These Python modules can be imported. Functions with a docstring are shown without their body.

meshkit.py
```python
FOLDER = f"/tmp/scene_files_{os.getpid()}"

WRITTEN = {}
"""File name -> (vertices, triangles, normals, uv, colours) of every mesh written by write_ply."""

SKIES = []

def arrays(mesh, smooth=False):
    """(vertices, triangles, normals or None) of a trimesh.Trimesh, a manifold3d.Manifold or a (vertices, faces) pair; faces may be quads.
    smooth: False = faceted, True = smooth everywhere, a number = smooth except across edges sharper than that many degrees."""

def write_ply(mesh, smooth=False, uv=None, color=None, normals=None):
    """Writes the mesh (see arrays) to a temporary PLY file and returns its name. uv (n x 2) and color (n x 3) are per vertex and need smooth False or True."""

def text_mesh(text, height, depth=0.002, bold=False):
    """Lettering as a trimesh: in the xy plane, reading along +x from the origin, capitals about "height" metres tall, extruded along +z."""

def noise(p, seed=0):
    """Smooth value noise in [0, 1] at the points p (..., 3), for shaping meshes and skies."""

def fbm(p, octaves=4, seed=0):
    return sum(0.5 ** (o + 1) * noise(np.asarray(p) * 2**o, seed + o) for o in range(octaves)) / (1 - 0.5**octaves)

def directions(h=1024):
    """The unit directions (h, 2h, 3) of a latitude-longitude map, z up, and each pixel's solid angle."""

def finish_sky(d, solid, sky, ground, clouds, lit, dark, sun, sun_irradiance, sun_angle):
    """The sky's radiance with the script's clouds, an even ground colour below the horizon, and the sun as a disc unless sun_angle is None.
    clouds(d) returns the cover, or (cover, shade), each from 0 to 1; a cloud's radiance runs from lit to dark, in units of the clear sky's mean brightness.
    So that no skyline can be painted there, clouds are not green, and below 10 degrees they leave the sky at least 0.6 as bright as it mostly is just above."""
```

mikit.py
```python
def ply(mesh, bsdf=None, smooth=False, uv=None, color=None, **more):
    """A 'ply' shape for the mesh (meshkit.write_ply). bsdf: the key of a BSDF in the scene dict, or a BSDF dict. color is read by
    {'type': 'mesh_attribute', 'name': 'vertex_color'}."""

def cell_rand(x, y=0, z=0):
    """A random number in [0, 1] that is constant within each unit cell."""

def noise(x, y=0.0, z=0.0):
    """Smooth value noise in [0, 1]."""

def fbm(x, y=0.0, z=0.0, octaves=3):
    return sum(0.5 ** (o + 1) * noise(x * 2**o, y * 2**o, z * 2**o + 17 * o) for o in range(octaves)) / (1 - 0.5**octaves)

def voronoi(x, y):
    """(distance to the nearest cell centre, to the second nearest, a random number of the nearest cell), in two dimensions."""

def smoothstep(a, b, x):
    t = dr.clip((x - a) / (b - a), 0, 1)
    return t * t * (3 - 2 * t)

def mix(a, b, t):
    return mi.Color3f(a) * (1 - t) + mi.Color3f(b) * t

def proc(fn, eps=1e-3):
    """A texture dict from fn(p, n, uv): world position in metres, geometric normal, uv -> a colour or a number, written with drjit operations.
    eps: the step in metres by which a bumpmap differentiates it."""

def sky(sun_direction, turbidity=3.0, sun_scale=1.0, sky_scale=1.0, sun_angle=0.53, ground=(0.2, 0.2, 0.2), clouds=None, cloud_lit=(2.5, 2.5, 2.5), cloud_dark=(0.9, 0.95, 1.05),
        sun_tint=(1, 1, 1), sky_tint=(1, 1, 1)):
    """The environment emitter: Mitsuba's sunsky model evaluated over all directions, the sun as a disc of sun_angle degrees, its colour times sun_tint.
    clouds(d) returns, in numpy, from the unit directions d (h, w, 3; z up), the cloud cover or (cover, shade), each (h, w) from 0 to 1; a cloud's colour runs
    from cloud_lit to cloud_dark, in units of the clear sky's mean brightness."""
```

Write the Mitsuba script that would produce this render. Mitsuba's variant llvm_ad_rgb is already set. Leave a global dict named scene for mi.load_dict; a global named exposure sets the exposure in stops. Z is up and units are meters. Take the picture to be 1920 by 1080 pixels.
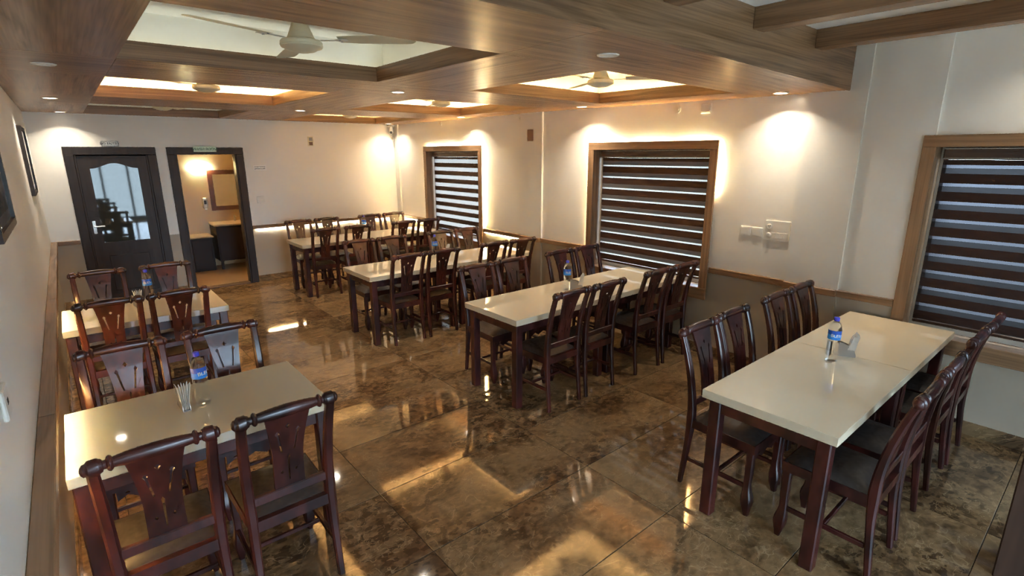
import math, random
import numpy as np, trimesh, drjit as dr, mitsuba as mi, mikit, meshkit
import manifold3d as m3
from shapely.geometry import Polygon, box as sbox, Point
from shapely.ops import unary_union
random.seed(7); np.random.seed(7)
T = mi.ScalarTransform4f
scene, labels = {}, {}
# World: x=0 right-hand (window) wall, x=-4.977 left wall, y=0 back wall with the doors, y<0 towards the camera, z up.
# ------------------------------------------------------------------ camera, sky, exposure
CAM = (-4.727, -8.8685, 1.9895); YAW, PITCH, ROLL = 0.7001, -0.2524, -0.0027
_f = np.array([math.sin(YAW)*math.cos(PITCH), math.cos(YAW)*math.cos(PITCH), math.sin(PITCH)])
_r = np.array([math.cos(YAW), -math.sin(YAW), 0.0]); _u = np.cross(_r, _f)
_up = -math.sin(ROLL)*_r + math.cos(ROLL)*_u
scene['camera'] = {'type': 'perspective', 'fov_axis': 'x', 'fov': 2*math.degrees(math.atan(960/978.3)),
                   'near_clip': 0.05, 'far_clip': 200.0,
                   'to_world': T().look_at(origin=list(CAM), target=list(np.array(CAM)+_f), up=list(_up))}
exposure = 1.6
SKY_SCALE = 32.0
COVE, WINLED, RAILLED = 82.0, 100.0, 120.0
SPOT, DISC = 1.55, 15.0
WARM = np.array([1.0, 0.58, 0.21]); WARMW = np.array([1.0, 0.70, 0.36]); NEUT = np.array([1.0, 0.90, 0.74])
def rgb(v): return {'type': 'rgb', 'value': [float(x) for x in v]}
scene['sky'] = {'sampling_weight': 7.0, **mikit.sky((-0.6, 0.45, 0.75), turbidity=4.0, sun_scale=0.0, sky_scale=SKY_SCALE, ground=(0.42, 0.42, 0.38),
                         clouds=lambda d: (0.75*np.ones(d.shape[:2]), 0.25*meshkit.noise(d*3.0)), cloud_lit=(1.22, 1.62, 2.04), cloud_dark=(.80, 1.02, 1.28))}

# ------------------------------------------------------------------ materials
ss, mix, fbm, noise, vor, crand = mikit.smoothstep, mikit.mix, mikit.fbm, mikit.noise, mikit.voronoi, mikit.cell_rand
def principled(name, color, rough=0.5, spec=0.5, two=True, **k):
    c = color if isinstance(color, dict) else rgb(color)
    b = {'type': 'principled', 'base_color': c, 'roughness': rough, 'specular': spec, **k}
    scene[name] = {'type': 'twosided', 'b': b} if two else b
def paint(p, n, uv):
    v = fbm(p.x*1.7+3, p.y*1.7, p.z*1.3, octaves=2)
    up = mix((.74, .71, .645), (.80, .77, .70), v)
    lo = mix((.33, .28, .205), (.37, .315, .235), v)
    return mix(lo, up, ss(.868, .872, p.z))
principled('paint_wall', mikit.proc(paint), .42, .35)
principled('paint_ceiling', (.80, .80, .76), .6, .3)
principled('paint_cove', (.80, .78, .70), .6, .3)
principled('paint_dark', (.05, .05, .05), .7, .2)
def grain(axis, dark, lite, sx=9.0, knots=True):
    def fn(p, n, uv):
        a, b, c = (p.x, p.y, p.z) if axis == 'x' else (p.y, p.x, p.z) if axis == 'y' else (p.z, p.x, p.y)
        w = fbm(a*.9, b*2.2, c*2.2, octaves=3)
        s = .6*fbm(a*1.4+w*1.2, (b+w*.10)*46, (c+w*.10)*46, octaves=3)+.4*fbm(a*3.0, b*150, c*150, octaves=2)
        r = ss(.25, .75, .5+.5*dr.sin((b+c)*sx*6.3+w*16))
        t = .60*s+.07*r+.33*w
        return mix(dark, lite, ss(.22, .74, t))
    return mikit.proc(fn)
for ax in 'xyz':
    principled('wood_panel_'+ax, grain(ax, (.094, .050, .024), (.270, .158, .080)), .33, .45)
def mahog(p, n, uv):
    s = fbm(p.x*14, p.y*14, p.z*5, octaves=3)
    return mix((.010, .0026, .0026), (.043, .0088, .0070), ss(.28, .75, s))
principled("mahogany", mikit.proc(mahog), .28, .40, clearcoat=.5, clearcoat_gloss=.85)
def dark_oak(p, n, uv):
    s = fbm(p.x*40, p.y*40, p.z*2.5, octaves=3)
    return mix((.007, .0055, .0055), (.022, .017, .016), s)
principled('door_wood', mikit.proc(dark_oak), .42, .25)
def post_oak(p, n, uv):
    s = fbm(p.x*30, p.y*30, p.z*2.0, octaves=3)
    return mix((.022, .012, .008), (.060, .032, .020), s)
principled('post_wood', mikit.proc(post_oak), .5, .4)
def leather(p, n, uv):
    return mix((.014, .012, .011), (.030, .025, .022), fbm(p.x*60, p.y*60, p.z*60, octaves=2))
principled('leather', mikit.proc(leather), .46, .45)
def quartz(p, n, uv):
    return mix((.66, .57, .41), (.70, .61, .45), fbm(p.x*3, p.y*3, p.z*3, octaves=2))
principled('quartz', mikit.proc(quartz), .05, .55)
def marble(p, n, uv):
    tx, ty = dr.floor((p.x+3.576)/1.175), dr.floor((p.y+6.262)/.606)
    k = crand(tx, ty, 5.0)
    ox, oy = k*37.0, crand(tx, ty, 9.0)*53.0
    X, Y = p.x+ox+p.z, p.y+oy+p.z*1.3
    wx, wy = fbm(X*3.1, Y*3.1, 2.0, octaves=3)-.5, fbm(X*3.1+9, Y*3.1+4, 7.0, octaves=3)-.5
    big = fbm(X*1.5+wx, Y*2.0+wy, 1.0, octaves=3)
    med = fbm((X+wx*.3)*7.0, (Y+wy*.3)*9.0, 4.0, octaves=4)
    fine = fbm((X+wx*.05)*30.0, (Y+wy*.05)*40.0, 12.0, octaves=4)
    c = mix((.070, .042, .022), (.240, .155, .076), ss(.30, .70, .34*big+.33*med+.33*fine))
    dk = fbm((X+wx*.10)*26, (Y+wy*.10)*36, 11.0, octaves=4)
    c = mix(c, (.026, .016, .010), .78*ss(.50, .62, dk)*ss(.66, .40, big))
    h1 = 1-dr.abs(2*fbm((X+wx*.12)*24+7, (Y+wy*.12)*32, 21.0, octaves=2)-1)
    h2 = 1-dr.abs(2*fbm((X+wx*.3)*5+17, (Y+wy*.3)*7, 31.0, octaves=3)-1)
    c = mix(c, (.40, .30, .175), .48*ss(.93, .995, h1)*ss(.38, .60, med))
    c = mix(c, (.36, .265, .15), .40*ss(.955, .995, h2)*ss(.42, .58, fine))
    c = mix(c, (.28, .19, .095), .42*ss(.56, .72, fbm(X*1.9+40, Y*2.6+20, 3.0, octaves=3)))
    return c*(.86+.28*k)
principled('marble', mikit.proc(marble), .055, .62)
principled('grout', (.020, .012, .007), .7, .3)
principled('white_plastic', (.72, .69, .62), .35, .5)
principled('white_metal', (.62, .60, .52), .38, .5)
principled('fan_cream', (.66, .60, .42), .32, .5)
principled('grey_metal', (.25, .25, .24), .35, .5)
principled('chrome', (.62, .61, .58), .22, .5, metallic=1.0)
principled('steel', (.40, .385, .36), .30, .5, metallic=1.0)
principled('black_plastic', (.015, .015, .016), .3, .5)
principled('slot_dark', (.02, .02, .02), .6, .3)
principled('paper', (.82, .81, .78), .85, .2)
principled('bottle_label_blue', (.03, .25, .72), .35, .5)
principled('bottle_label_deep', (.015, .085, .45), .35, .5)
principled('bottle_cap', (.035, .045, .50), .35, .5)
principled('plate_brown', (.11, .06, .04), .45, .4)
principled('sign_green', (.60, .72, .56), .3, .5)
principled('sign_text', (.03, .14, .06), .4, .4)
principled('sign_grey', (.58, .58, .54), .25, .5)
principled('sign_dark', (.03, .03, .03), .4, .4)
principled('blind_slat', (.024, .0105, .007), .62, .3)
principled('cassette', (.040, .020, .012), .25, .5)
principled('wash_wall', (.62, .47, .28), .35, .4)
principled('wash_floor', (.42, .30, .18), .3, .4)
principled('counter_stone', (.72, .62, .45), .12, .5)
principled('vanity_wood', (.010, .008, .008), .45, .2)
principled('mirror_frame', (.045, .014, .010), .35, .5)
principled('mirror_glass', (.86, .86, .84), .02, .5, metallic=1.0)
def art1(p, n, uv):
    v = fbm(p.y*5, p.z*5, 1.0, octaves=3)
    return mix(mix((.05, .10, .04), (.30, .26, .06), ss(.35, .6, v)), (.55, .5, .4), ss(1.85, 1.95, p.z+.2*v))
principled('picture_print', mikit.proc(art1), .2, .5)
principled('picture_mat', (.75, .74, .70), .6, .3)
principled('tile_wash', (.10, .09, .08), .4, .4)
scene['glass_pane'] = {'type': 'thindielectric', 'int_ior': 1.5}
principled('door_glass', (.016, .020, .018), .03, 1.0)
scene['bottle_clear'] = {'type': 'dielectric', 'int_ior': 1.33, 'ext_ior': 1.0}
scene['acrylic'] = {'type': 'thindielectric', 'int_ior': 1.5}
def fabric(name, col, trans, rough=.8):
    scene[name] = {'type': 'principledthin', 'base_color': rgb(col), 'roughness': rough, 'diff_trans': trans, 'spec_trans': 0.0}
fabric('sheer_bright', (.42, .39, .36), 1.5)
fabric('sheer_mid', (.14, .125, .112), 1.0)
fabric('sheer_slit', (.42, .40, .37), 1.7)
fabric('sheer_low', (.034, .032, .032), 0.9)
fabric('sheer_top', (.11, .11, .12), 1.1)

# ------------------------------------------------------------------ mesh helpers
def bx(x0, x1, y0, y1, z0, z1, bev=0.0):
    if bev <= 0:
        return trimesh.creation.box(bounds=[[x0, y0, z0], [x1, y1, z1]])
    b = min(bev, .45*(x1-x0), .45*(y1-y0), .45*(z1-z0)); P = []
    for x, sx in ((x0, 1), (x1, -1)):
        for y, sy in ((y0, 1), (y1, -1)):
            for z, sz in ((z0, 1), (z1, -1)):
                P += [(x+b*sx, y+b*sy, z), (x+b*sx, y, z+b*sz), (x, y+b*sy, z+b*sz)]
    return trimesh.Trimesh(np.array(P), process=False).convex_hull
def cat(*ms): return trimesh.util.concatenate([m for m in ms])
def lathe(profile, sec=24):   # (r, z) pairs about z
    return trimesh.creation.revolve(np.array(profile, float), sections=sec)
def extr(poly, d): return trimesh.creation.extrude_polygon(poly, d, engine='earcut')
def extr_x(poly, x0, x1):     # polygon in (y, z) extruded along x
    m = extr(poly, x1-x0); v = m.vertices.copy(); m.vertices = np.stack([v[:, 2]+x0, v[:, 0], v[:, 1]], 1); return m
def extr_y(poly, y0, y1):     # polygon in (x, z) extruded along y
    m = extr(poly, y1-y0); v = m.vertices.copy(); m.vertices = np.stack([v[:, 0], y1-v[:, 2], v[:, 1]], 1); return m
def sweep(path, sections):
    """path (n,3), sections: list of (k,2) loops in (x, local) where local axis is perpendicular to path in the yz plane (paths in a yz plane)."""
    path = np.array(path, float); n = len(path); k = len(sections[0]); V = []
    t = np.gradient(path, axis=0); t /= np.linalg.norm(t, axis=1, keepdims=True)
    for i in range(n):
        nrm = np.array([0, t[i][2], -t[i][1]]); nrm /= np.linalg.norm(nrm)
        s = np.array(sections[i]); V.append(path[i]+s[:, :1]*np.array([1, 0, 0])+s[:, 1:]*nrm)
    V = np.vstack(V); F = []
    for i in range(n-1):
        for j in range(k):
            a, b = i*k+j, i*k+(j+1) % k
            F += [[a, b, b+k], [a, b+k, a+k]]
    for j in range(1, k-1):
        F.append([0, j+1, j]); F.append([(n-1)*k, (n-1)*k+j, (n-1)*k+j+1])
    m = trimesh.Trimesh(V, np.array(F), process=False); trimesh.repair.fix_normals(m); return m
def oct_(w, d, c=.22):
    a, b, q = w/2, d/2, c*min(w, d)
    return [(-a+q, -b), (a-q, -b), (a, -b+q), (a, b-q), (a-q, b), (-a+q, b), (-a, b-q), (-a, -b+q)]
def num(key):
    if key not in USED: USED.add(key); return key
    i = 1
    while f'{key}_{i:03d}' in USED: i += 1
    k = f'{key}_{i:03d}'; USED.add(k); return k
USED = set()
def put(key, mesh, mat, smooth=False, tw=None, emit=None, sw=.5):
    k = num(key)
    d = dict(mesh) if isinstance(mesh, dict) else mikit.ply(mesh, mat, smooth=smooth)
    if tw is not None: d['to_world'] = tw
    if emit is not None: d['emitter'] = {'type': 'area', 'radiance': rgb(emit), 'sampling_weight': sw}
    scene[k] = d; return k
def thing(name, label, catg, group=None):
    k = num(name); labels[k] = {'label': label, 'category': catg}
    if group: labels[k]['group'] = group
    return k
def struct(name, label=None):
    k = num(name); labels[k] = {'kind': 'structure'}
    if label: labels[k]['label'] = label
    return k
def solo(name, mesh, mat, label, catg, group=None, **kw):
    k = put(name, mesh, mat, **kw); labels[k] = {'label': label, 'category': catg}
    if group: labels[k]['group'] = group
    return k
def solo_struct(name, mesh, mat, **kw):
    k = put(name, mesh, mat, **kw); labels[k] = {'kind': 'structure'}; return k

W = 4.977; H = 2.494; YF = -7.29; HC = 2.77; YR = -11.3
def sag(v):
    v = np.array(v, float); x, y = v[..., 0], v[..., 1]
    a = np.clip((x+2.5)/2.4, 0, 1); b = np.clip((-y-4.0)/3.3, 0, 1)
    v[..., 2] -= .046*a*b*np.clip((2.70-v[..., 2])/.1, 0, 1); return v
def sagm(m): m.vertices = sag(m.vertices); return m

# ------------------------------------------------------------------ floor
fl = struct('floor')
put('floor__grout_bed', bx(-W-.1, .05, YR, .02, -.06, -.003), 'grout')
XS = [-3.576+1.175*k for k in range(-2, 5)]; YS = [-6.262+.606*k for k in range(-9, 12)]
tile_cache = {}
for i in range(len(XS)-1):
    for j in range(len(YS)-1):
        x0, x1 = max(XS[i], -W-.02), min(XS[i+1], .02); y0, y1 = max(YS[j], YR), min(YS[j+1], .0)
        if x1-x0 < .01 or y1-y0 < .01: continue
        g = .0022; key = (round(x1-x0, 3), round(y1-y0, 3))
        if key not in tile_cache:
            tile_cache[key] = mikit.ply(bx(g, x1-x0-g, g, y1-y0-g, -.004, 0, .0012), 'marble')
        put('floor__tile', tile_cache[key], None, tw=T().translate([x0, y0, ((i*7+j*3) % 5)*.00005]))
# ------------------------------------------------------------------ walls
def ring(pts): return Polygon(pts)
WIN = {1: (-2.622, -1.02), 2: (-6.280, -4.688), 3: (-9.40, -7.819)}; WZ = (.571, 2.105)
INS = .06
holes = [sbox(a+INS, WZ[0]+INS, b-INS, WZ[1]-INS) for a, b in WIN.values()]
NWIN = (-11.1, -9.55, .12, 2.40)
holes.append(sbox(NWIN[0], NWIN[2], NWIN[1], NWIN[3]))
wall = sbox(YR-.2, 0, .2, 2.85)
for h in holes: wall = wall.difference(h)
struct('wall_right'); put('wall_right__face', extr_x(wall, 0, .2), 'paint_wall')
for (y0, y1, d) in ((-.13, 0, .035), (-3.885, -3.475, .030), (-7.43, -7.01, .050), (-7.88, -7.43, .028)):
    z1 = 2.85 if y0 < -7 else H+.05
    put('wall_right__pilaster', bx(-d, .01, y0, y1, 0, z1), 'paint_wall')
struct('wall_left'); put('wall_left__face', bx(-W-.2, -W, YR, .2, 0, 2.85), 'paint_wall')
D1 = (-4.678, -3.688, 2.086); D2 = (-3.562, -2.579, 2.086)
bw = sbox(-W-.2, 0, .2, 2.85)
for d in (D1, D2): bw = bw.difference(sbox(d[0]+.04, -.1, d[1]-.04, d[2]-.04))
struct('wall_back'); put('wall_back__face', extr_y(bw, 0, .15), 'paint_wall')
RW = (-4.5, -2.5, .05, 2.35)
rw = sbox(-W-.2, 0, .2, 2.85).difference(sbox(RW[0], RW[2], RW[1], RW[3]))
struct('wall_rear'); put('wall_rear__face', extr_y(rw, YR-.2, YR), 'paint_wall')
struct('window_4')
for k in range(4):
    x = RW[0]+(RW[1]-RW[0])*k/3.0
    put('window_4__mullion', bx(x-.03, x+.03, YR-.13, YR-.05, RW[2], RW[3], .004), 'door_wood')
put('window_4__head_rail', bx(RW[0], RW[1], YR-.13, YR-.05, RW[3]-.06, RW[3], .004), 'door_wood')
put('window_4__bottom_rail', bx(RW[0], RW[1], YR-.13, YR-.05, RW[2], RW[2]+.06, .004), 'door_wood')
put('window_4__pane', bx(RW[0], RW[1], YR-.093, YR-.092, RW[2], RW[3]), 'glass_pane')
struct('window_5')
for y in (NWIN[0], NWIN[1]-.05): put('window_5__stile', bx(.05, .11, y, y+.05, NWIN[2], NWIN[3], .004), 'door_wood')
for z in (NWIN[2], NWIN[3]-.05): put('window_5__rail', bx(.05, .11, NWIN[0]+.05, NWIN[1]-.05, z, z+.05, .004), 'door_wood')
put('window_5__pane', bx(.079, .080, NWIN[0]+.02, NWIN[1]-.02, NWIN[2]+.02, NWIN[3]-.02), 'glass_pane')
# skirting of floor marble
def skirt(name, x0, x1, y0, y1):
    k = struct(name) if name not in USED else name
    put(name+'__strip', bx(x0, x1, y0, y1, 0, .10, .003), 'marble')
ys = [0, -.13, -3.475, -3.885, -7.01, -7.43, -7.88, YR]; ds = [.035, 0, .03, 0, .05, .028, 0]
for a, b, d in zip(ys[:-1], ys[1:], ds): skirt('baseboard_right', -d-.012, -d, b, a)
for a, b in ((-W, D1[0]), (D1[1], D2[0]), (D2[1], -.035)): skirt('baseboard_back', a, b, -.012, 0)
skirt('baseboard_left', -W, -W+.012, YR, -.012)
# chair rails of brown laminate
ZR0, ZR1 = .848, .903
def rail(name, m, mat):
    if name not in USED: struct(name)
    put(name+'__rail', m, mat)
for a, b, d in ((-1.02, -.13, .03), (-3.475, -2.622, .03), (-3.885, -3.475, .06), (-4.688, -3.885, .03), (-7.01, -6.28, .03), (-7.43, -7.01, .078), (-7.819, -7.43, .056)):
    rail('trim_1', bx(-d, 0, a+.001, b-.001, ZR0, ZR1, .003), 'wood_panel_y')
rail('trim_2', bx(D2[1]+.004, -.036, -.03, 0, ZR0, ZR1, .003), 'wood_panel_x')
rail('trim_2', bx(-W+.064, D1[0]-.004, -.03, 0, ZR0, ZR1, .003), 'wood_panel_x')
for a, b in ((-10.9, -8.45), (-8.45, -6.02), (-6.02, -3.58), (-3.58, -1.15), (-1.15, -.0)):
    rail('trim_3', bx(-W, -W+.062, a+.001, b-.001, ZR0, ZR1, .004), 'wood_panel_y')
def led(key, m, col, sw=.45): put(key, m, 'white_plastic', emit=col, sw=sw)
led('trim_2__led_strip', bx(D2[1]+.05, -.10, -.0285, -.018, ZR0-.006, ZR0-.001), WARMW*RAILLED)
led('trim_1__led_strip', bx(-.0285, -.018, -3.42, -2.66, ZR0-.006, ZR0-.001), WARMW*RAILLED*.5)
led('trim_1__led_strip', bx(-.0285, -.018, -.98, -.2, ZR0-.006, ZR0-.001), WARMW*RAILLED*.8)
led('trim_3__led_strip', bx(-W+.040, -W+.052, -6.9, -3.3, ZR0-.006, ZR0-.001), WARM*RAILLED*.8)

# ------------------------------------------------------------------ ceiling: dropped laminate soffit with coffers
struct('ceiling')
CX = {'left': (-4.40, -2.87), 'right': (-2.04, -.43)}; CY = {0: (-6.58, -5.15), 1: (-4.27, -2.68), 2: (-1.79, -.12)}
def panel(x0, x1, y0, y1, ax):
    g = .0012; m = bx(x0+g, x1-g, y0+g, y1-g, H, H+.016, .001)
    put('ceiling__wood_panel', sagm(m), 'wood_panel_'+ax)
xb = [-W, -4.40, -2.87, -2.04, -.43, 0.0]
for (a, b) in ((YF, -6.58), (-5.15, -4.27), (-2.68, -1.79)):
    for k in range(5): panel(xb[k], xb[k+1], a, b, 'x')
for (a, b) in ((-6.58, -5.15), (-4.27, -2.68), (-1.79, 0)):
    for k in (0, 2, 4): panel(xb[k], xb[k+1], a, b, 'y')
for k in (1, 3): panel(xb[k], xb[k+1], -.12, 0, 'x')
BT = .018; BH = 2.594
for cn, (x0, x1) in CX.items():
    for rn, (y0, y1) in CY.items():
        for m, ax in ((bx(x0-BT, x1+BT, y1, y1+BT, H+.001, BH, .001), 'x'), (bx(x0-BT, x1+BT, y0-BT, y0, H+.001, BH, .001), 'x'),
                      (bx(x1, x1+BT, y0, y1, H+.001, BH, .001), 'y'), (bx(x0-BT, x0, y0, y1, H+.001, BH, .001), 'y')):
            put('ceiling__coffer_board', sagm(m), 'wood_panel_'+ax)
        e = .115
        sides = cat(bx(x0-e-.02, x0-e, y0-e, y1+e, H+.017, HC), bx(x1+e, x1+e+.02, y0-e, y1+e, H+.017, HC),
                    bx(x0-e, x1+e, y0-e-.02, y0-e, H+.017, HC), bx(x0-e, x1+e, y1+e, y1+e+.02, H+.017, HC))
        put('ceiling__cove_side', sagm(sides), 'paint_cove')
        lit = {('left', 1): 1.0, ('right', 0): .6, ('right', 1): 1.0, ('right', 2): .28, ('left', 0): .036, ('left', 2): .008}.get((cn, rn), 0)
        if lit:
            o, q = .060, .045; z0, z1 = H+.045, H+.050
            st = cat(bx(x0-o, x0-q, y0, y1, z0, z1), bx(x1+q, x1+o, y0, y1, z0, z1), bx(x0, x1, y0-o, y0-q, z0, z1), bx(x0, x1, y1+q, y1+o, z0, z1))
            led('ceiling__cove_led', st, (WARM if lit > .1 else np.array([.95, 1.0, .80]))*COVE*lit, 1.3 if lit > .1 else .7)
put('ceiling__slab', bx(-W, 0, YR, 0, HC, HC+.05), 'paint_ceiling')
fz = sag(np.array([[-W, YF, H], [0, YF, H]]))
fas = bx(-W, 0, YF-.018, YF, H-.004, HC); fas = fas.subdivide().subdivide(); put('ceiling__fascia', sagm(fas), 'wood_panel_x')
for x in (-4.21, -3.36, -2.51, -1.655, -.80):
    put('ceiling__beam', bx(x, x+.125, YR, YF-.019, 2.655, HC-.0005, .003), 'wood_panel_y')
# ------------------------------------------------------------------ downlights
def downlight(x, y, lit, label, z=None, I=1.0):
    zz = float(sag(np.array([[x, y, H]]))[0, 2]) if z is None else z
    k = thing('recessed_downlight', label, 'ceiling light', 'recessed ceiling downlights')
    put(k+'__rim', lathe([(.050, 0), (.058, -.001), (.060, -.004), (.056, -.008), (.046, -.006), (.044, 0)], 28), 'white_plastic', smooth=40, tw=T().translate([x, y, zz]))
    disc = trimesh.creation.cylinder(radius=.0445, height=.003, sections=28); disc.apply_translation([0, 0, -.003])
    put(k+'__diffuser', disc, 'white_plastic', tw=T().translate([x, y, zz]), emit=NEUT*DISC if lit else None, sw=.04)
    if lit:
        n = num('downlight_beam')
        scene[n] = {'type': 'spot', 'to_world': T().look_at(origin=[x, y, zz-.012], target=[x, y, 0], up=[0, 1, 0]), 'intensity': rgb(NEUT*SPOT*I), 'cutoff_angle': 61.0, 'beam_width': 14.0, 'sampling_weight': 1.6}
downlight(-4.70, -2.29, True, 'lit round downlight in left wooden ceiling strip, nearest the doors')
downlight(-4.705, -4.70, False, 'unlit round downlight in left wooden ceiling strip, nearer the camera')
downlight(-2.455, -4.69, True, 'lit round downlight in the middle ceiling strip between four coffers')
downlight(-2.43, -2.23, True, 'lit round downlight in the middle ceiling strip between the rear coffers')
downlight(-2.43, -6.93, False, 'unlit white round downlight in the near ceiling strip before the beam')
downlight(-.262, -4.76, True, 'lit round downlight by window wall, above left corner of middle window', I=1.35)
downlight(-.265, -2.46, True, 'lit round downlight by window wall, above the far window', I=1.3)
downlight(-.20, -6.86, True, 'lit round downlight by window wall, near end of the wooden ceiling', I=.95)
downlight(-.27, -.28, True, 'lit round downlight in far right ceiling corner behind the camera dome', I=.95)
downlight(-4.62, -.26, True, 'lit round downlight in far left ceiling corner above the closed door', I=1.0)
downlight(-.32, -8.55, True, 'lit round downlight in white near ceiling above the nearest window', z=HC, I=.45)
downlight(-3.0, -8.9, True, 'lit round downlight in white near ceiling between the beams', z=HC, I=.6)

# ------------------------------------------------------------------ windows
def window(i, leds):
    a, b = WIN[i]; z0, z1 = WZ; n = struct(f'window_{i}'); f = .08
    lo, hi = a, b
    put(n+'__frame_head', bx(-.05, -.030, lo, hi, z1-f, z1, .002), 'wood_panel_y')
    put(n+'__frame_sill', bx(-.05, -.030, lo, hi, z0, z0+.115, .002), 'wood_panel_y')
    put(n+'__frame_stile', bx(-.05, -.030, lo, lo+f, z0+.1151, z1-f-.0001, .002), 'wood_panel_z')
    put(n+'__frame_stile', bx(-.05, -.030, hi-f, hi, z0+.1151, z1-f-.0001, .002), 'wood_panel_z')
    e = f-.014
    put(n+'__reveal', bx(-.031, .19, lo+e, lo+f, z0+.115, z1-f), 'wood_panel_z'); put(n+'__reveal', bx(-.031, .19, hi-f, hi-e, z0+.115, z1-f), 'wood_panel_z')
    put(n+'__reveal', bx(-.031, .19, lo+e, hi-e, z1-f, z1-e), 'wood_panel_y'); put(n+'__reveal', bx(-.031, .19, lo+e, hi-e, z0+.10, z0+.115), 'wood_panel_y')
    for y in (lo+f, hi-f-.045): put(n+'__sash_stile', bx(.135, .175, y, y+.045, z0+.115, z1-f), 'white_metal')
    for z in (z0+.115, z1-f-.045): put(n+'__sash_rail', bx(.135, .175, lo+f+.045, hi-f-.045, z, z+.045), 'white_metal')
    put(n+'__pane', bx(.1545, .1555, lo+f+.02, hi-f-.02, z0+.13, z1-f-.02), 'glass_pane')
    o = .030
    for m, s in leds(lo+o, hi-o, z0+o, z1-o): led(n+'__led_strip', m, WARM*np.array([1, 1.1, 1.25])*WINLED*s)
def leds_1(a, b, z0, z1):
    return [(bx(-.0295, -.001, a, b, z1-.006, z1), 1.0), (bx(-.0295, -.001, a, a+.006, ZR1+.02, z1), 1.25), (bx(-.0295, -.001, b-.006, b, ZR1+.02, z1), .5)]
def leds_2(a, b, z0, z1):
    L = [(bx(-.0295, -.001, y0, y1, z1-.006, z1), 1.0) for y0, y1 in ((a, a+.43), (a+.50, a+1.0), (a+1.07, b))]
    return L+[(bx(-.0295, -.001, a, a+.006, 1.60, z1), 1.2), (bx(-.0295, -.001, b-.006, b, ZR1+.02, z1), .45)]
window(1, leds_1); window(2, leds_2); window(3, lambda *a: [])
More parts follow.
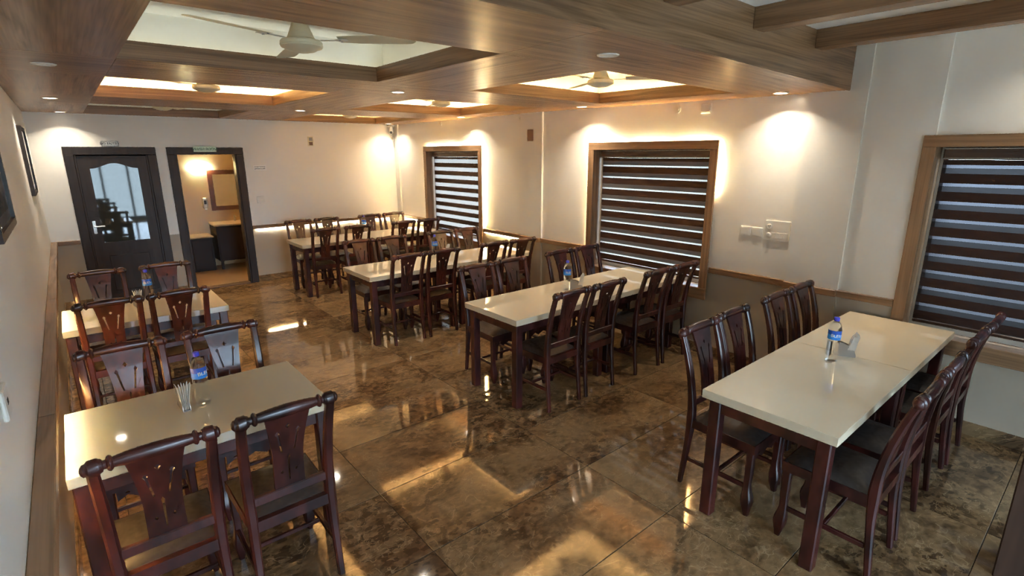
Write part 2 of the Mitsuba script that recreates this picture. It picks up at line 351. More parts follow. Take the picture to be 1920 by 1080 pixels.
def blind(i, label, mats, sheet_x=.095):
    a, b = WIN[i]; f = .08; lo, hi = a+f+.020, b-f-.026; ztop = WZ[1]-f-.004
    k = thing('zebra_blind', label, 'window blind', 'striped zebra blinds on the right wall')
    put(k+'__cassette', bx(.055, .130, lo, hi, ztop-.082, ztop, .008), 'cassette')
    put(k+'__cassette_trim', bx(.0535, .056, lo, hi, ztop-.010, ztop-.004), 'steel')
    put(k+'__cassette_trim', bx(.0535, .056, lo, hi, ztop-.076, ztop-.070), 'steel')
    z = ztop-.083; zb = WZ[0]+.15; first = True
    sl = mikit.ply(bx(-.0006, .0006, 0, hi-lo, 0, .067), 'blind_slat'); parts = [(mikit.ply(bx(-.0004, .0004, 0, hi-lo, 0, h), m), h) for m, h in mats]
    half = mikit.ply(bx(-.0006, .0006, 0, hi-lo, 0, .035), 'blind_slat')
    put(k+'__slat', half, None, tw=T().translate([sheet_x, lo, z-.035])); z -= .035
    while z > zb+.13:
        for (m, h) in parts:
            z -= h; put(k+'__sheer_band', m, None, tw=T().translate([sheet_x, lo, z]))
        z -= .067; put(k+'__slat', sl, None, tw=T().translate([sheet_x, lo, z]))
    put(k+'__bottom_bar', bx(sheet_x-.012, sheet_x+.012, lo, hi, z-.026, z-.001, .006), 'cassette')
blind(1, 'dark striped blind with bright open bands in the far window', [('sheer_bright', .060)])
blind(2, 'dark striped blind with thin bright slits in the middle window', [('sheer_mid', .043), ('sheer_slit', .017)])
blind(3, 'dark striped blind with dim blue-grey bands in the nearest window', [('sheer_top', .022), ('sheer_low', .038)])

solo_struct('wall_compound', cat(bx(1.15, 1.35, -12.0, -7.2, -.5, 1.75), bx(1.10, 1.40, -12.0, -7.2, 1.75, 1.82)), 'grey_metal')
# ------------------------------------------------------------------ doors
def frame(n, d):
    x0, x1, z1 = d
    for a, b in ((x0, x0+.10), (x1-.10, x1)): put(n+'__jamb', bx(a, b, -.022, .16, 0, z1-.1001, .004), 'door_wood')
    put(n+'__head', bx(x0, x1, -.022, .16, z1-.10, z1, .004), 'door_wood')
    for a, b in ((x0+.10, x0+.122), (x1-.122, x1-.10)): put(n+'__stop_bead', bx(a, b, -.008, .15, 0, z1-.101, .003), 'door_wood')
n = struct('door_1'); frame(n, D1)
lx0, lx1, lz = D1[0]+.124, D1[1]-.124, 1.972
def ogee(x0, x1, zb, zs, zc, k=24):
    P = [(x0, zb), (x1, zb)]
    for t in np.linspace(1, 0, k+1):
        u = abs(2*t-1); s = .5+.5*math.cos(math.pi*min(u/.92, 1.0)); P.append((x0+(x1-x0)*t, zs+(zc-zs)*s))
    return Polygon(P)
gl = ogee(-4.452, -3.905, .822, 1.825, 1.893)
leaf = sbox(lx0, .006, lx1, lz).difference(gl).difference(sbox(-4.452, .12, -3.915, .70))
put(n+'__leaf', extr_y(leaf, .005, .045), 'door_wood')
put(n+'__leaf_panel', bx(-4.452, -3.915, .020, .040, .12, .70), 'door_wood')
put(n+'__raised_field', bx(-4.41, -3.957, .008, .021, .165, .655, .010), 'door_wood')
put(n+'__pane', extr_y(gl, .018, .024), 'door_glass')
put(n+'__pane_bead', extr_y(gl.difference(gl.buffer(-.014)), .002, .017), 'door_wood')
hp = put(n+'__handle', bx(-4.525, -4.488, -.004, .005, .965, 1.135, .003), 'chrome')
lever = cat(bx(-4.515, -4.497, -.045, -.004, 1.055, 1.073, .003), bx(-4.515, -4.395, -.058, -.042, 1.054, 1.072, .006))
put(hp+'__lever', lever, 'chrome')
struct('wall_corridor')
put('wall_corridor__shell', cat(bx(-4.9, -3.57, 1.2, 1.25, 0, 2.4), bx(-4.9, -4.85, .155, 1.2, 0, 2.4), bx(-3.62, -3.57, .155, 1.2, 0, 2.4), bx(-4.9, -3.57, .155, 1.25, 2.4, 2.45), bx(-4.9, -3.57, .155, 1.25, -.05, 0)), 'paint_dark')
n = struct('door_2'); frame(n, D2)
put(n+'__threshold', bx(D2[0]+.10, D2[1]-.10, 0, .15, 0, .012, .003), 'plate_brown')
def text_on_back(key, txt, h, x, z, y, mat):
    m = meshkit.text_mesh(txt, h, .0015, bold=True); v = m.vertices.copy(); cx = (v[:, 0].min()+v[:, 0].max())/2
    m.vertices = np.stack([v[:, 0]-cx+x, y-v[:, 2], v[:, 1]+z], 1); put(key, m, mat)
k = thing('door_sign', 'small grey glossy sign on top of the closed door', 'sign')
put(k+'__board', bx(-4.275, -4.083, -.010, -.002, 2.090, 2.165, .002), 'sign_grey'); text_on_back(k+'__lettering', 'NO ENTRY', .030, -4.179, 2.113, -.0095, 'sign_dark')
put(k+'__border', extr_y(sbox(-4.270, 2.095, -4.088, 2.160).difference(sbox(-4.264, 2.101, -4.094, 2.154)), -.0112, -.0098), 'sign_dark')
k = thing('door_sign', 'pale green sign on the frame head of the open washroom door', 'sign')
put(k+'__board', bx(-3.231, -2.941, -.030, -.0225, 2.022, 2.103, .002), 'sign_green'); text_on_back(k+'__lettering', 'WASH ROOM', .036, -3.086, 2.044, -.0297, 'sign_text')

# ------------------------------------------------------------------ washroom beyond door 2
WX0, WX1, WY = -3.55, -1.75, 1.85
struct('wall_washroom')
put('wall_washroom__back', bx(WX0-.1, WX1+.1, WY, WY+.1, 0, 2.5), 'wash_wall')
put('wall_washroom__side', bx(WX0-.015, WX0, .152, WY, 0, 2.5), 'wash_wall'); put('wall_washroom__side', bx(WX1, WX1+.1, .15, WY, 0, 2.5), 'wash_wall')
put('wall_washroom__top', bx(WX0-.1, WX1+.1, .15, WY+.1, 2.5, 2.55), 'wash_wall')
solo_struct('floor_washroom', bx(WX0-.1, WX1+.1, .15, WY+.1, -.05, .004), 'wash_floor')
k = thing('vanity_cabinet', 'taller dark vanity cabinet with stone basin top in the washroom', 'vanity')
put(k+'__body', bx(-2.84, WX1-.005, 1.34, WY-.002, .16, .775, .004), 'vanity_wood')
put(k+'__counter', bx(-2.86, WX1-.005, 1.30, WY-.002, .776, .806, .004), 'counter_stone')
for a, b in ((-2.82, -2.32), (-2.31, -1.80)): put(k+'__door', bx(a, b, 1.322, 1.339, .18, .75, .004), 'vanity_wood')
for x in (-2.80, -1.80): put(k+'__leg', bx(x-.02, x+.02, 1.36, 1.40, .0045, .159), 'vanity_wood')
k = thing('basin_tap', 'chrome tap standing on the washroom vanity counter', 'tap')
put(k+'__spout', cat(bx(-2.455, -2.425, 1.70, 1.73, .807, .905, .004), bx(-2.450, -2.430, 1.58, 1.71, .885, .903, .004)), 'chrome')
put(k+'__lever', bx(-2.448, -2.432, 1.68, 1.74, .906, .918, .003), 'chrome')
k = thing('low_cabinet', 'lower dark cabinet with stone top beside the washroom vanity', 'cabinet')
put(k+'__body', bx(-3.25, -2.90, 1.42, WY-.002, .0045, .585, .004), 'vanity_wood')
put(k+'__counter', bx(-3.27, -2.88, 1.39, WY-.002, .586, .612, .004), 'counter_stone')
put(k+'__door', bx(-3.22, -2.93, 1.405, 1.419, .05, .55, .004), 'vanity_wood')
k = thing('wall_mirror', 'dark red framed mirror on the washroom wall above the vanity', 'mirror')
mr = sbox(-2.765, 1.005, -2.02, 1.715)
put(k+'__frame', extr_y(mr.difference(mr.buffer(-.075, join_style=2)), WY-.03, WY-.001), 'mirror_frame')
put(k+'__glass', extr_y(mr.buffer(-.07, join_style=2), WY-.012, WY-.006), 'mirror_glass')
k = thing('soap_dispenser', 'white soap dispenser on washroom wall left of the mirror', 'soap dispenser')
put(k+'__body', bx(-2.905, -2.825, WY-.075, WY-.001, 1.05, 1.245, .015), 'white_plastic'); put(k+'__window', bx(-2.885, -2.845, WY-.077, WY-.0745, 1.13, 1.20), 'black_plastic')
put(k+'__pump', bx(-2.885, -2.845, WY-.085, WY-.03, 1.03, 1.052, .004), 'chrome')
k = thing('wall_lamp', 'glowing warm tube lamp high on the washroom wall', 'wall lamp')
tube = trimesh.creation.cylinder(radius=.028, height=.30, sections=20); tube.apply_transform(trimesh.transformations.rotation_matrix(math.pi/2, [0, 1, 0])); tube.apply_translation([-2.865, WY-.06, 1.757])
put(k+'__tube', tube, 'white_plastic', smooth=40, emit=np.array([1, .70, .34])*85)
put(k+'__bracket', bx(-2.93, -2.80, WY-.035, WY-.001, 1.745, 1.77, .003), 'chrome')
# ------------------------------------------------------------------ fans
def fan(x, y, az, label, zb=2.502):
    k = thing('ceiling_fan', label, 'ceiling fan', 'ceiling fans in the coffers'); tw = T().translate([x, y, zb])
    put(k+'__motor', lathe([(.0, .000), (.040, .000), (.066, .006), (.086, .016), (.102, .021), (.106, .026), (.106, .048), (.100, .056), (.070, .060), (0, .062)], 36), 'fan_cream', smooth=35, tw=tw)
    put(k+'__motor_band', lathe([(.1055, .030), (.1085, .033), (.1055, .036)], 36), 'fan_cream', smooth=35, tw=tw)
    put(k+'__canopy', lathe([(.070, .0615), (.072, .066), (.064, .080), (.040, .140), (.030, .165), (.018, .172), (0, .173)], 32), 'fan_cream', smooth=35, tw=tw)
    rod = trimesh.creation.cylinder(radius=.010, height=HC-zb-.165, sections=14); rod.apply_translation([0, 0, .168+(HC-zb-.168)/2])
    put(k+'__rod', rod, 'white_metal', smooth=40, tw=tw)
    arm = cat(bx(.105, .235, -.012, .012, .0555, .0585), bx(.19, .245, -.030, .030, .0555, .0585, .001))
    P = [(.20, -.042), (.30, -.055), (.52, -.060), (.585, -.052), (.60, -.02), (.60, .03), (.58, .055), (.52, .060), (.30, .050), (.20, .036)]
    bl = extr(Polygon(P), .003); bl.apply_translation([0, 0, .059]); v = bl.vertices.copy(); v[:, 2] += -.16*v[:, 1]; bl.vertices = v
    scr = cat(*[trimesh.creation.cylinder(radius=.006, height=.006, sections=8, transform=trimesh.transformations.translation_matrix([q, w, .054])) for q, w in ((.21, -.02), (.21, .02))])
    ad, bd, sd = mikit.ply(arm, 'white_metal'), mikit.ply(bl, 'fan_cream'), mikit.ply(scr, 'grey_metal')
    for t in range(3):
        R = tw @ T().rotate([0, 0, 1], az+120*t)
        b = put(k+'__blade', bd, None, tw=R); put(b+'__arm', ad, None, tw=R); put(b+'__screw', sd, None, tw=R)
for cn, rn, az, lab in (('left', 0, 80, 'cream ceiling fan in the unlit near left coffer'), ('left', 1, 75, 'cream ceiling fan in the lit middle left coffer'),
                        ('left', 2, 60, 'ceiling fan in the unlit far left coffer by the door wall'), ('right', 0, 65, 'cream ceiling fan in the yellow lit near right coffer'),
                        ('right', 1, 70, 'ceiling fan in the lit middle right coffer'), ('right', 2, 30, 'ceiling fan in the dim far right coffer')):
    (a, b), (c, d) = CX[cn], CY[rn]
    x = (a+b)/2; y = (c+d)/2
    fan(x-.012, y, az, lab, 2.512)

# ------------------------------------------------------------------ tables
TH = .76; IN = .030; LW = .064
def table(x0, x1, y0, y1, label, grp=None, ix=IN):
    k = thing('dining_table', label, 'table', grp); g = .0012
    put(k+'__tabletop', bx(x0+g, x1-g, y0, y1, TH-.048, TH, .0025), 'quartz')
    X, Y = (x0+ix, x1-ix-LW), (y0+IN, y1-IN-LW)
    for x in X:
        for y in Y: put(k+'__leg', bx(x, x+LW, y, y+LW, 0.0005, TH-.049, .006), 'mahogany')
    for y in (Y[0]+.012, Y[1]+.012): put(k+'__apron', bx(X[0]+LW, X[1], y, y+.025, TH-.125, TH-.049, .002), 'mahogany')
    for x in (X[0]+.012, X[1]+.012): put(k+'__apron', bx(x, x+.025, Y[0]+LW, Y[1], TH-.125, TH-.049, .002), 'mahogany')
ROWS = {1: (-2.281, -1.139, -.080, -8.215, -7.553, 'the right-hand row nearest the camera'), 2: (-2.278, -1.180, -.060, -6.011, -5.331, 'the second right-hand row'),
        3: (-2.493, -1.380, -.240, -3.955, -3.273, 'the third right-hand row'), 4: (-2.346, -1.245, -.060, -1.534, -.852, 'the farthest right-hand row')}
for r, (a, m, b, y0, y1, nm) in ROWS.items():
    table(a, m, y0, y1, f'cream topped table, aisle half of {nm}'); table(m, b, y0, y1, f'cream topped table, window half of {nm}')
table(-4.912, -3.853, -6.383, -5.690, 'cream topped table against the left wall, nearest the camera', ix=.010)
table(-4.912, -3.832, -4.105, -3.426, 'cream topped table against the left wall, nearer the doors', ix=.010)

# ------------------------------------------------------------------ chairs (front towards +y, crest towards -y, origin on the floor under the seat)
PATH = [(-.232, 0), (-.222, .10), (-.210, .22), (-.200, .34), (-.196, .45), (-.199, .55), (-.212, .66), (-.234, .77), (-.262, .87), (-.284, .935), (-.290, .955)]
def back_y(z): return np.interp(z, [p[1] for p in PATH], [p[0] for p in PATH])
def dense(path, n=22):
    p = np.array(path); s = np.linspace(0, 1, len(p)); q = np.linspace(0, 1, n)
    from scipy.interpolate import CubicSpline
    return CubicSpline(s, p)(q)
def chair_parts():
    C = {}
    pz = dense(PATH); secs = []
    for y, z in pz:
        w = np.interp(z, [0, .25, .45, .7, .955], [.030, .036, .042, .041, .037]); d = np.interp(z, [0, .30, .45, .7, .955], [.026, .036, .050, .036, .030]); secs.append(oct_(w, d))
    for s, nm in ((-1, 'l'), (1, 'r')):
        C['rear_post', nm] = sweep([(s*np.interp(z, [0, .45, .955], [.176, .170, .180]), y, z) for y, z in pz], secs), 'mahogany', 40
    prof = [(0.0, .0270), (.05, .0262), (.095, .0235), (.126, .0195), (.129, .0255), (.136, .0295), (.143, .0255), (.147, .0165), (.156, .0160), (.158, .0230), (.165, .0260), (.171, .0310), (.199, .0310), (.204, .0250), (.208, .0225), (.214, .0225), (.222, .012), (.224, .002)]
    R = [(max(r, .0), -t) for t, r in prof[::-1]]+[(r, t) for t, r in prof[1:]]
    R = [(0, -.2245)]+R+[(0, .2245)]
    m = lathe(R, 18); v = m.vertices.copy(); x = v[:, 2]
    m.vertices = np.stack([x*.950, back_y(.955)+.85*v[:, 0]-.010*(1-(x/.23)**2), .957+v[:, 1]+.010*(1-(x/.23)**2)], 1); trimesh.repair.fix_normals(m)
    C['crest_rail', ''] = m, 'mahogany', 35
    # splat: pierced inverted trapezoid, drawn in (x, z), bent along the back
    L = []
    for z in np.linspace(.950, .540, 22):
        t = (z-.540)/.41; L.append((.060+.005*(1-t)+.034*max(0, (t-.35)/.65)**1.7, z))
    pol = Polygon([(w, z) for w, z in L]+[(-w, z) for w, z in L[::-1]])
    def dia(x, z, a, b): return Polygon([(x-a, z), (x, z+b), (x+a, z), (x, z-b)])
    cut = [dia(0, .880, .011, .014)]
    for s in (-1, 1):
        cut += [unary_union([dia(s*.043, .848, .010, .015), Polygon([(s*.046, .845), (s*.037, .845), (s*.021, .745), (s*.029, .745)])]), dia(s*.030, .640, .007, .009)]
    cut += [unary_union([dia(0, .715, .008, .018), Polygon([(-.0045, .715), (.0045, .715), (.003, .590), (-.003, .590)])])]
    pol = pol.difference(unary_union(cut))
    m = extr(pol, .014); v, f = trimesh.remesh.subdivide_to_size(m.vertices, m.faces, .055); v = np.array(v)
    yy = back_y(v[:, 1]); v2 = np.stack([v[:, 0], yy+.010-v[:, 2]-.012*(1-(v[:, 0]/.09)**2)*0, v[:, 1]], 1)
    m = trimesh.Trimesh(v2, f, process=False); trimesh.repair.fix_normals(m); C['splat', ''] = m, 'mahogany', 30
    C['lower_rail', ''] = bx(-.162, .162, -.214, -.190, .520, .562, .004), 'mahogany', False
    fr = Polygon([(-.185, -.215), (.185, -.215), (.195, .205), (-.195, .205)])
    seat = extr(fr.difference(Polygon([(-.14, -.17), (.14, -.17), (.15, .165), (-.15, .165)])), .052); seat.apply_translation([0, 0, .395])
    C['seat_frame', ''] = seat, 'mahogany', False
    n = 13; V = []; u = np.linspace(-1, 1, n)
    for b in u:
        for a in u:
            hw = .180+.010*(b+1)/2; h = .447+.040*(1-abs(a)**5)*(1-abs(b)**5)*(.90+.10*math.cos(a*1.5)*math.cos(b*1.5)); V.append((a*hw, -.185+(b+1)/2*.385, h))
    V = np.array(V); F = []
    for j in range(n-1):
        for i in range(n-1):
            q = j*n+i; F += [[q, q+1, q+n+1], [q, q+n+1, q+n]]
    bot = V.copy(); bot[:, 2] = .4475; F2 = [[a+n*n, c+n*n, b+n*n] for a, b, c in F]
    edge = [i for i in range(n)]+[j*n+n-1 for j in range(1, n)]+[n*n-1-i for i in range(1, n)]+[(n-1-j)*n for j in range(1, n-1)]
    F3 = []
    for a, b in zip(edge, edge[1:]+edge[:1]): F3 += [[a, a+n*n, b+n*n], [a, b+n*n, b]]
    m = trimesh.Trimesh(np.vstack([V, bot]), np.array(F+F2+F3), process=False); trimesh.repair.fix_normals(m)
    C['seat_cushion', ''] = m, 'leather', 50
    lz = [0.0005, .03, .06, .09, .12, .15, .19, .25, .40, .445]; lw = [.024, .036, .050, .058, .056, .045, .036, .038, .042, .042]; off = [.010, .008, .006, .006, .004, .0, -.002, 0, 0, 0]
    for s, nm in ((-1, 'l'), (1, 'r')):
        C['front_leg', nm] = sweep([(s*(.172), .180+o, z) for z, o in zip(lz, off)], [oct_(w*.92, w, .15) for w in lw]), 'mahogany', 30
        C['side_stretcher', nm] = bx(s*.174-.009, s*.174+.009, -.196, .164, .165, .190, .003), 'mahogany', False
    C['cross_stretcher', ''] = bx(-.164, .164, -.02, -.002, .168, .188, .003), 'mahogany', False
    br = Polygon([(-.145, .394), (-.145, .335), (-.10, .360), (-.06, .335), (0, .362), (.06, .335), (.10, .360), (.145, .335), (.145, .394)])
    for x in (-.10, .10): br = br.difference(Polygon([(x-.012, .368), (x+.012, .368), (x, .380)]))
    C['apron_bracket', ''] = extr_y(br, .178, .190), 'mahogany', False
    return C
CHAIR = {k: mikit.ply(m, mat, smooth=s) for k, (m, mat, s) in chair_parts().items()}
CY_OFF = .292
def chair(x, crest_y, facing, label, grp, tilt=0.0):
    k = thing('dining_chair', label, 'chair', grp)
    y = crest_y+CY_OFF if facing > 0 else crest_y-CY_OFF
    tw = T().translate([x, y, .0005]).rotate([0, 0, 1], (0 if facing > 0 else 180)+tilt)
    for (pn, s), d in CHAIR.items(): put(k+'__'+pn, d, None, tw=tw)
ORD = ['first', 'second', 'third', 'fourth']
SETS = [('nearest right-hand table row', -8.435, -7.29, [-1.925, -1.485, -.845, -.415], [-1.905, -1.475, -.845, -.41]),
        ('second right-hand table row', -6.24, -4.99, [-1.905, -1.475, -.79, -.36], [-1.905, -1.475, -.79, -.36]),
        ('third right-hand table row', -4.11, -2.91, [-2.115, -1.685, -.975, -.54], [-2.12, -1.69, -.975, -.54]),
        ('farthest right-hand table row', -1.64, -.44, [-2.04, -1.56, -.815, -.365], [-2.01, -1.56, -.815, -.365])]
random.seed(3)
for nm, yn, yf, xn, xf in SETS:
    for i, x in enumerate(xn): chair(x, yn+random.uniform(-.008, .008), 1, f'dark carved wooden chair, camera side of {nm}, {ORD[i]} from the aisle', f'chairs at the {nm}', random.uniform(-.5, .5))
    for i, x in enumerate(xf): chair(x, yf+random.uniform(-.008, .008), -1, f'dark carved wooden chair, door side of {nm}, {ORD[i]} from the aisle', f'chairs at the {nm}', random.uniform(-.5, .5))
for nm, yn, yf, xn, xf in (('nearest left-wall table', -6.76, -5.44, (-4.634, -4.172), (-4.634, -4.146)), ('left-wall table by the doors', -4.27, -3.00, (-4.622, -4.19), (-4.628, -4.115))):
    for x, w in zip(xn, ('beside the wall', 'beside the aisle')): chair(x, yn, 1, f'red-brown carved wooden chair, camera side of {nm}, {w}', f'chairs at the {nm}')
    for x, w in zip(xf, ('beside the wall', 'beside the aisle')): chair(x, yf, -1, f'red-brown carved wooden chair, door side of {nm}, {w}', f'chairs at the {nm}')

# ------------------------------------------------------------------ bottles and napkins
bp = [(0, .001), (.026, .001), (.032, .004), (.0345, .012)]
for i in range(9): z = .020+i*.0125; bp += [(.0340, z), (.0322 if i in (4, 5, 6) else .0330, z+.006)]
bp += [(.0345, .135), (.0350, .140), (.0350, .200), (.0345, .206), (.0335, .213), (.029, .228), (.021, .243), (.0135, .251), (.0125, .254), (0, .254)]
BOT = mikit.ply(lathe(bp, 36), 'bottle_clear', smooth=60)
CAP = mikit.ply(lathe([(0, .2545), (.0145, .2545), (.0150, .257), (.0150, .274), (.0138, .276), (0, .276)], 28), 'bottle_cap', smooth=40)
LAB = mikit.ply(lathe([(.0353, .142), (.0353, .172)], 40), 'bottle_label_blue', smooth=True)
LAB2 = mikit.ply(lathe([(.0353, .172), (.0353, .199)], 40), 'bottle_label_deep', smooth=True)
tm = meshkit.text_mesh('BLEU', .017, .0004, bold=True); v, f = trimesh.remesh.subdivide_to_size(tm.vertices, tm.faces, .006); v = np.array(v)
cx = (v[:, 0].min()+v[:, 0].max())/2; an = (v[:, 0]-cx)/.0353; rr = .0354+v[:, 2]
TXT = mikit.ply(trimesh.Trimesh(np.stack([rr*np.sin(an), -rr*np.cos(an), v[:, 1]+.160], 1), f, process=False), 'paper')
def bottle(x, y, label, rot=0):
    k = thing('water_bottle', label, 'water bottle', 'blue-capped water bottles'); tw = T().translate([x, y, TH+.0005]).rotate([0, 0, 1], rot)
    put(k+'__bottle_body', BOT, None, tw=tw); put(k+'__cap', CAP, None, tw=tw); put(k+'__label_band', LAB, None, tw=tw); put(k+'__label_band', LAB2, None, tw=tw)
    put(k+'__lettering', TXT, None, tw=tw)
bottle(-1.326, -7.847, 'blue-labelled water bottle on the nearest right-hand table row', -55)
bottle(-1.306, -5.602, 'blue-labelled water bottle on the second right-hand table row', -20)
bottle(-1.389, -3.445, 'blue-labelled water bottle on the third right-hand table row', -30)
bottle(-1.153, -.95, 'blue-labelled water bottle on the farthest right-hand table row', -30)
bottle(-4.363, -5.988, 'blue-labelled water bottle on the nearest left-wall table', 30)
bottle(-4.320, -3.520, 'blue-labelled water bottle on the left-wall table by the doors', -5)
def quarter(r, n=14): return Polygon([(-.06, 0), (.06, 0)]+[(-.06+.12*math.cos(t), r*math.sin(t)) for t in np.linspace(0, math.pi/2, n)])
def holder(x, y, rot, label, flip=1):
    k = thing('napkin_holder', label, 'napkin holder', 'steel napkin holders on the tables'); tw = T().translate([x, y, TH+.0005]).rotate([0, 0, 1], rot)
    q = quarter(.092)
    for s in (-1, 1): put(k+'__side_plate', extr_y(q, s*.016-.001, s*.016+.001), 'steel', tw=tw)
    put(k+'__base', bx(-.06, .06, -.015, .015, 0, .003), 'steel', tw=tw)
    n = thing('paper_napkins', label.replace('steel napkin holder', 'folded white napkins in the holder'), 'napkin', 'folded paper napkins in holders')
    for i in range(6):
        t = -.0125+.0044*i; a = (i-2.5)*.030
        P = Polygon([(.0, .004), (.046, .004), (.064+.002*(i % 2), .132+.006*(i % 3)), (.050+.003*(i % 3), .156-.008*(i % 2)), (.034, .128)])
        m = extr_y(P, t, t+.0022); vv = m.vertices.copy(); vv[:, 1] += np.clip(vv[:, 2]-.085, 0, None)*(i-2.5)*.13; m.vertices = vv
        put(n+'__napkin', m, 'paper', tw=tw)
holder(-1.175, -7.870, -62, 'steel napkin holder on the nearest right-hand table row')
holder(-1.225, -5.650, -50, 'steel napkin holder on the second right-hand table row')
holder(-1.270, -3.470, -50, 'steel napkin holder on the third right-hand table row')
holder(-4.448, -5.985, -86, 'steel napkin holder on the nearest left-wall table')
holder(-4.420, -3.655, -80, 'steel napkin holder on the left-wall table by the doors')
k = thing('menu_card', 'small pale blue and white card standing on left-wall table by doors', 'card')
put(k+'__front_leaf', bx(-4.085, -3.965, -3.485, -3.483, TH+.0005, TH+.060).apply_transform(np.eye(4)), 'paper'); put(k+'__print', bx(-4.080, -3.970, -3.4865, -3.4852, TH+.008, TH+.030), 'bottle_label_blue')
put(k+'__foot', bx(-4.085, -3.965, -3.4829, -3.450, TH+.0005, TH+.0025), 'paper')

# ------------------------------------------------------------------ fittings on the walls
def switchplate(name, y0, y1, z0, z1, label, catg='switch', group=None, kind=1, x=0.0):
    k = thing(name, label, catg, group)
    put(k+'__plate', bx(x-.012, x-.0005, y0, y1, z0, z1, .004), 'white_plastic')
    w = y1-y0
    if kind == 1: put(k+'__rocker', bx(x-.015, x-.0118, y0+.15*w, y1-.15*w, z0+.012, z1-.012, .003), 'white_plastic')
    return k
switchplate('wall_switch', -6.646, -6.552, 1.256, 1.340, 'white square wall switch, left of a pair beside the switchboard', group='square switches on the window wall')
switchplate('wall_switch', -6.757, -6.660, 1.252, 1.338, 'white square wall switch, between another switch and the switchboard', group='square switches on the window wall')
k = switchplate('switchboard', -6.99, -6.772, 1.232, 1.412, 'wide cream switchboard with socket and knob right of two switches', kind=0)
put(k+'__socket', lathe([(0, .006), (.021, .006), (.024, .003), (.024, 0)], 24), 'white_plastic', smooth=40, tw=T().translate([-.012, -6.815, 1.358]).rotate([0, 1, 0], -90))
for q in ((-6.808, 1.365), (-6.822, 1.365), (-6.815, 1.350)): put(k+'__socket_hole', bx(-.019, -.0175, q[0]-.003, q[0]+.003, q[1]-.004, q[1]+.004), 'slot_dark')
put(k+'__regulator', lathe([(0, .012), (.014, .012), (.018, .003), (.022, .0)], 24), 'white_plastic', smooth=40, tw=T().translate([-.012, -6.815, 1.285]).rotate([0, 1, 0], -90))
for j in range(4): put(k+'__rocker', bx(-.016, -.0118, -6.975+j*.034, -6.947+j*.034, 1.258, 1.308, .003), 'white_plastic')
solo('speaker_plate', bx(-.042, -.0305, -3.73, -3.618, 2.143, 2.287, .003), 'plate_brown', 'small dark brown plate high on wall pilaster between two windows', 'wall plate')
def disc_x(y, z, r, d, x=0): return trimesh.creation.cylinder(radius=r, height=d, sections=24, transform=trimesh.transformations.translation_matrix([x-d/2-.0005, y, z]) @ trimesh.transformations.rotation_matrix(math.pi/2, [0, 1, 0]))
for i, (y, z, l, x) in enumerate(((-5.795, 2.405, 'round white junction cover high above the middle window', 0), (-3.44, 2.435, 'round white junction cover high on wall beside the brown plate', 0), (-1.51, 2.455, 'round white junction cover high above the far window', 0))):
    k = thing('junction_cover', l, 'wall fitting', 'round junction covers under the wooden ceiling')
    put(k+'__cover', disc_x(y, z, .036, .014, x), 'white_plastic', smooth=40); put(k+'__boss', disc_x(y-.008, z, .014, .008, x-.0135), 'white_metal', smooth=40)
k = thing('junction_box', 'square white cover high on wall right of the round one', 'wall fitting')
put(k+'__box', bx(-.022, -.0005, -6.155, -6.055, 2.348, 2.440, .004), 'white_plastic'); put(k+'__lid', bx(-.026, -.0215, -6.145, -6.065, 2.358, 2.430, .003), 'white_plastic')
k = thing('cable_outlet', 'beige cable outlet plate high on back wall', 'wall outlet')
put(k+'__plate', bx(-1.590, -1.497, -.014, -.0005, 2.115, 2.262, .003), 'plate_brown' if 0 else 'fan_cream')
put(k+'__upper_module', bx(-1.572, -1.514, -.018, -.0138, 2.195, 2.248, .003), 'grey_metal'); put(k+'__lower_module', bx(-1.572, -1.514, -.018, -.0138, 2.128, 2.180, .003), 'plate_brown')
k = thing('wall_label', 'small printed paper label on back wall right of washroom door', 'label')
put(k+'__sheet', bx(-2.455, -2.270, -.0025, -.0005, 1.742, 1.826), 'paper')
for z in (1.765, 1.792): put(k+'__print_line', bx(-2.44, -2.285, -.0034, -.0024, z, z+.012), 'grey_metal')
k = thing('wall_switch', 'small white switch on back wall below the paper label', 'switch')
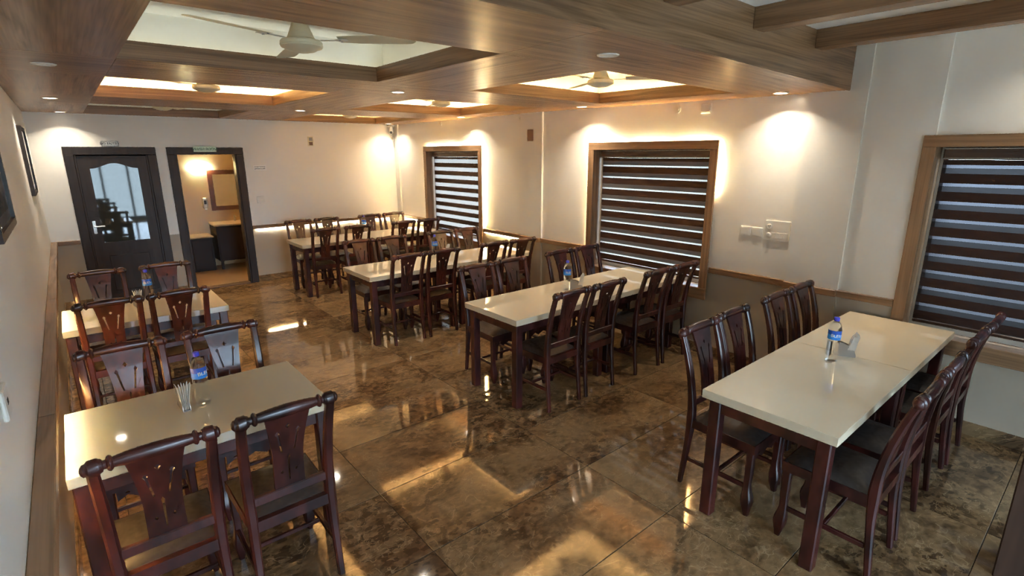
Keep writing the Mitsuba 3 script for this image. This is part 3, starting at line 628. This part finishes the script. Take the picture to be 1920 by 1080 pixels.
put(k+'__plate', bx(-2.465, -2.352, -.012, -.0005, 1.250, 1.352, .004), 'white_plastic'); put(k+'__rocker', bx(-2.445, -2.372, -.015, -.0118, 1.268, 1.334, .003), 'white_plastic')
# security camera in the corner
k = thing('security_camera', 'white security camera under ceiling in the far right corner', 'security camera')
put(k+'__base', bx(-.19, -.06, -.12, -.036, 2.455, H-.001, .012), 'white_plastic')
put(k+'__housing', cat(trimesh.creation.cylinder(radius=.034, height=.085, sections=24, transform=trimesh.transformations.translation_matrix([-.135, -.10, 2.405])), trimesh.creation.icosphere(2, .034).apply_translation([-.135, -.10, 2.363])), 'white_plastic', smooth=50)
put(k+'__lens', trimesh.creation.icosphere(2, .024).apply_translation([-.146, -.117, 2.356]), 'black_plastic', smooth=True)
put(k+'__cable', bx(-.075, -.055, -.050, -.0365, 2.10, 2.452, .003), 'grey_metal')
# pictures on the left wall
def picture(y0, y1, z0, z1, label, fw=.035):
    k = thing('framed_picture', label, 'picture'); o = sbox(y0, z0, y1, z1); x0 = -W+.0005
    put(k+'__frame', extr_x(o.difference(o.buffer(-fw, join_style=2)), x0, x0+.030), 'door_wood')
    put(k+'__mount', extr_x(o.buffer(-fw+.002, join_style=2), x0+.004, x0+.014), 'picture_mat')
    put(k+'__print', extr_x(o.buffer(-fw-.05, join_style=2), x0+.0139, x0+.0155), 'picture_print')
    put(k+'__glass', extr_x(o.buffer(-fw+.001, join_style=2), x0+.020, x0+.021), 'acrylic')
picture(-2.16, -1.36, 1.612, 2.25, 'dark framed picture seen edge-on on left wall nearest the doors')
picture(-6.00, -5.13, 1.645, 2.20, 'dark framed picture cut by left photo edge')
k = thing('wall_socket', 'white wall socket at left photo edge above the wooden rail', 'socket')
put(k+'__plate', bx(-W+.0005, -W+.014, -6.84, -6.735, 1.222, 1.318, .004), 'white_plastic'); put(k+'__hole', bx(-W+.0135, -W+.0150, -6.80, -6.775, 1.262, 1.280), 'slot_dark')
# post at the right edge of the picture
k = thing('timber_post', 'dark brown timber post at bottom right corner of the photo', 'post')
put(k+'__shaft', bx(-1.602, -1.33, -8.99, -8.757, .0005, 2.654, .006), 'post_wood')
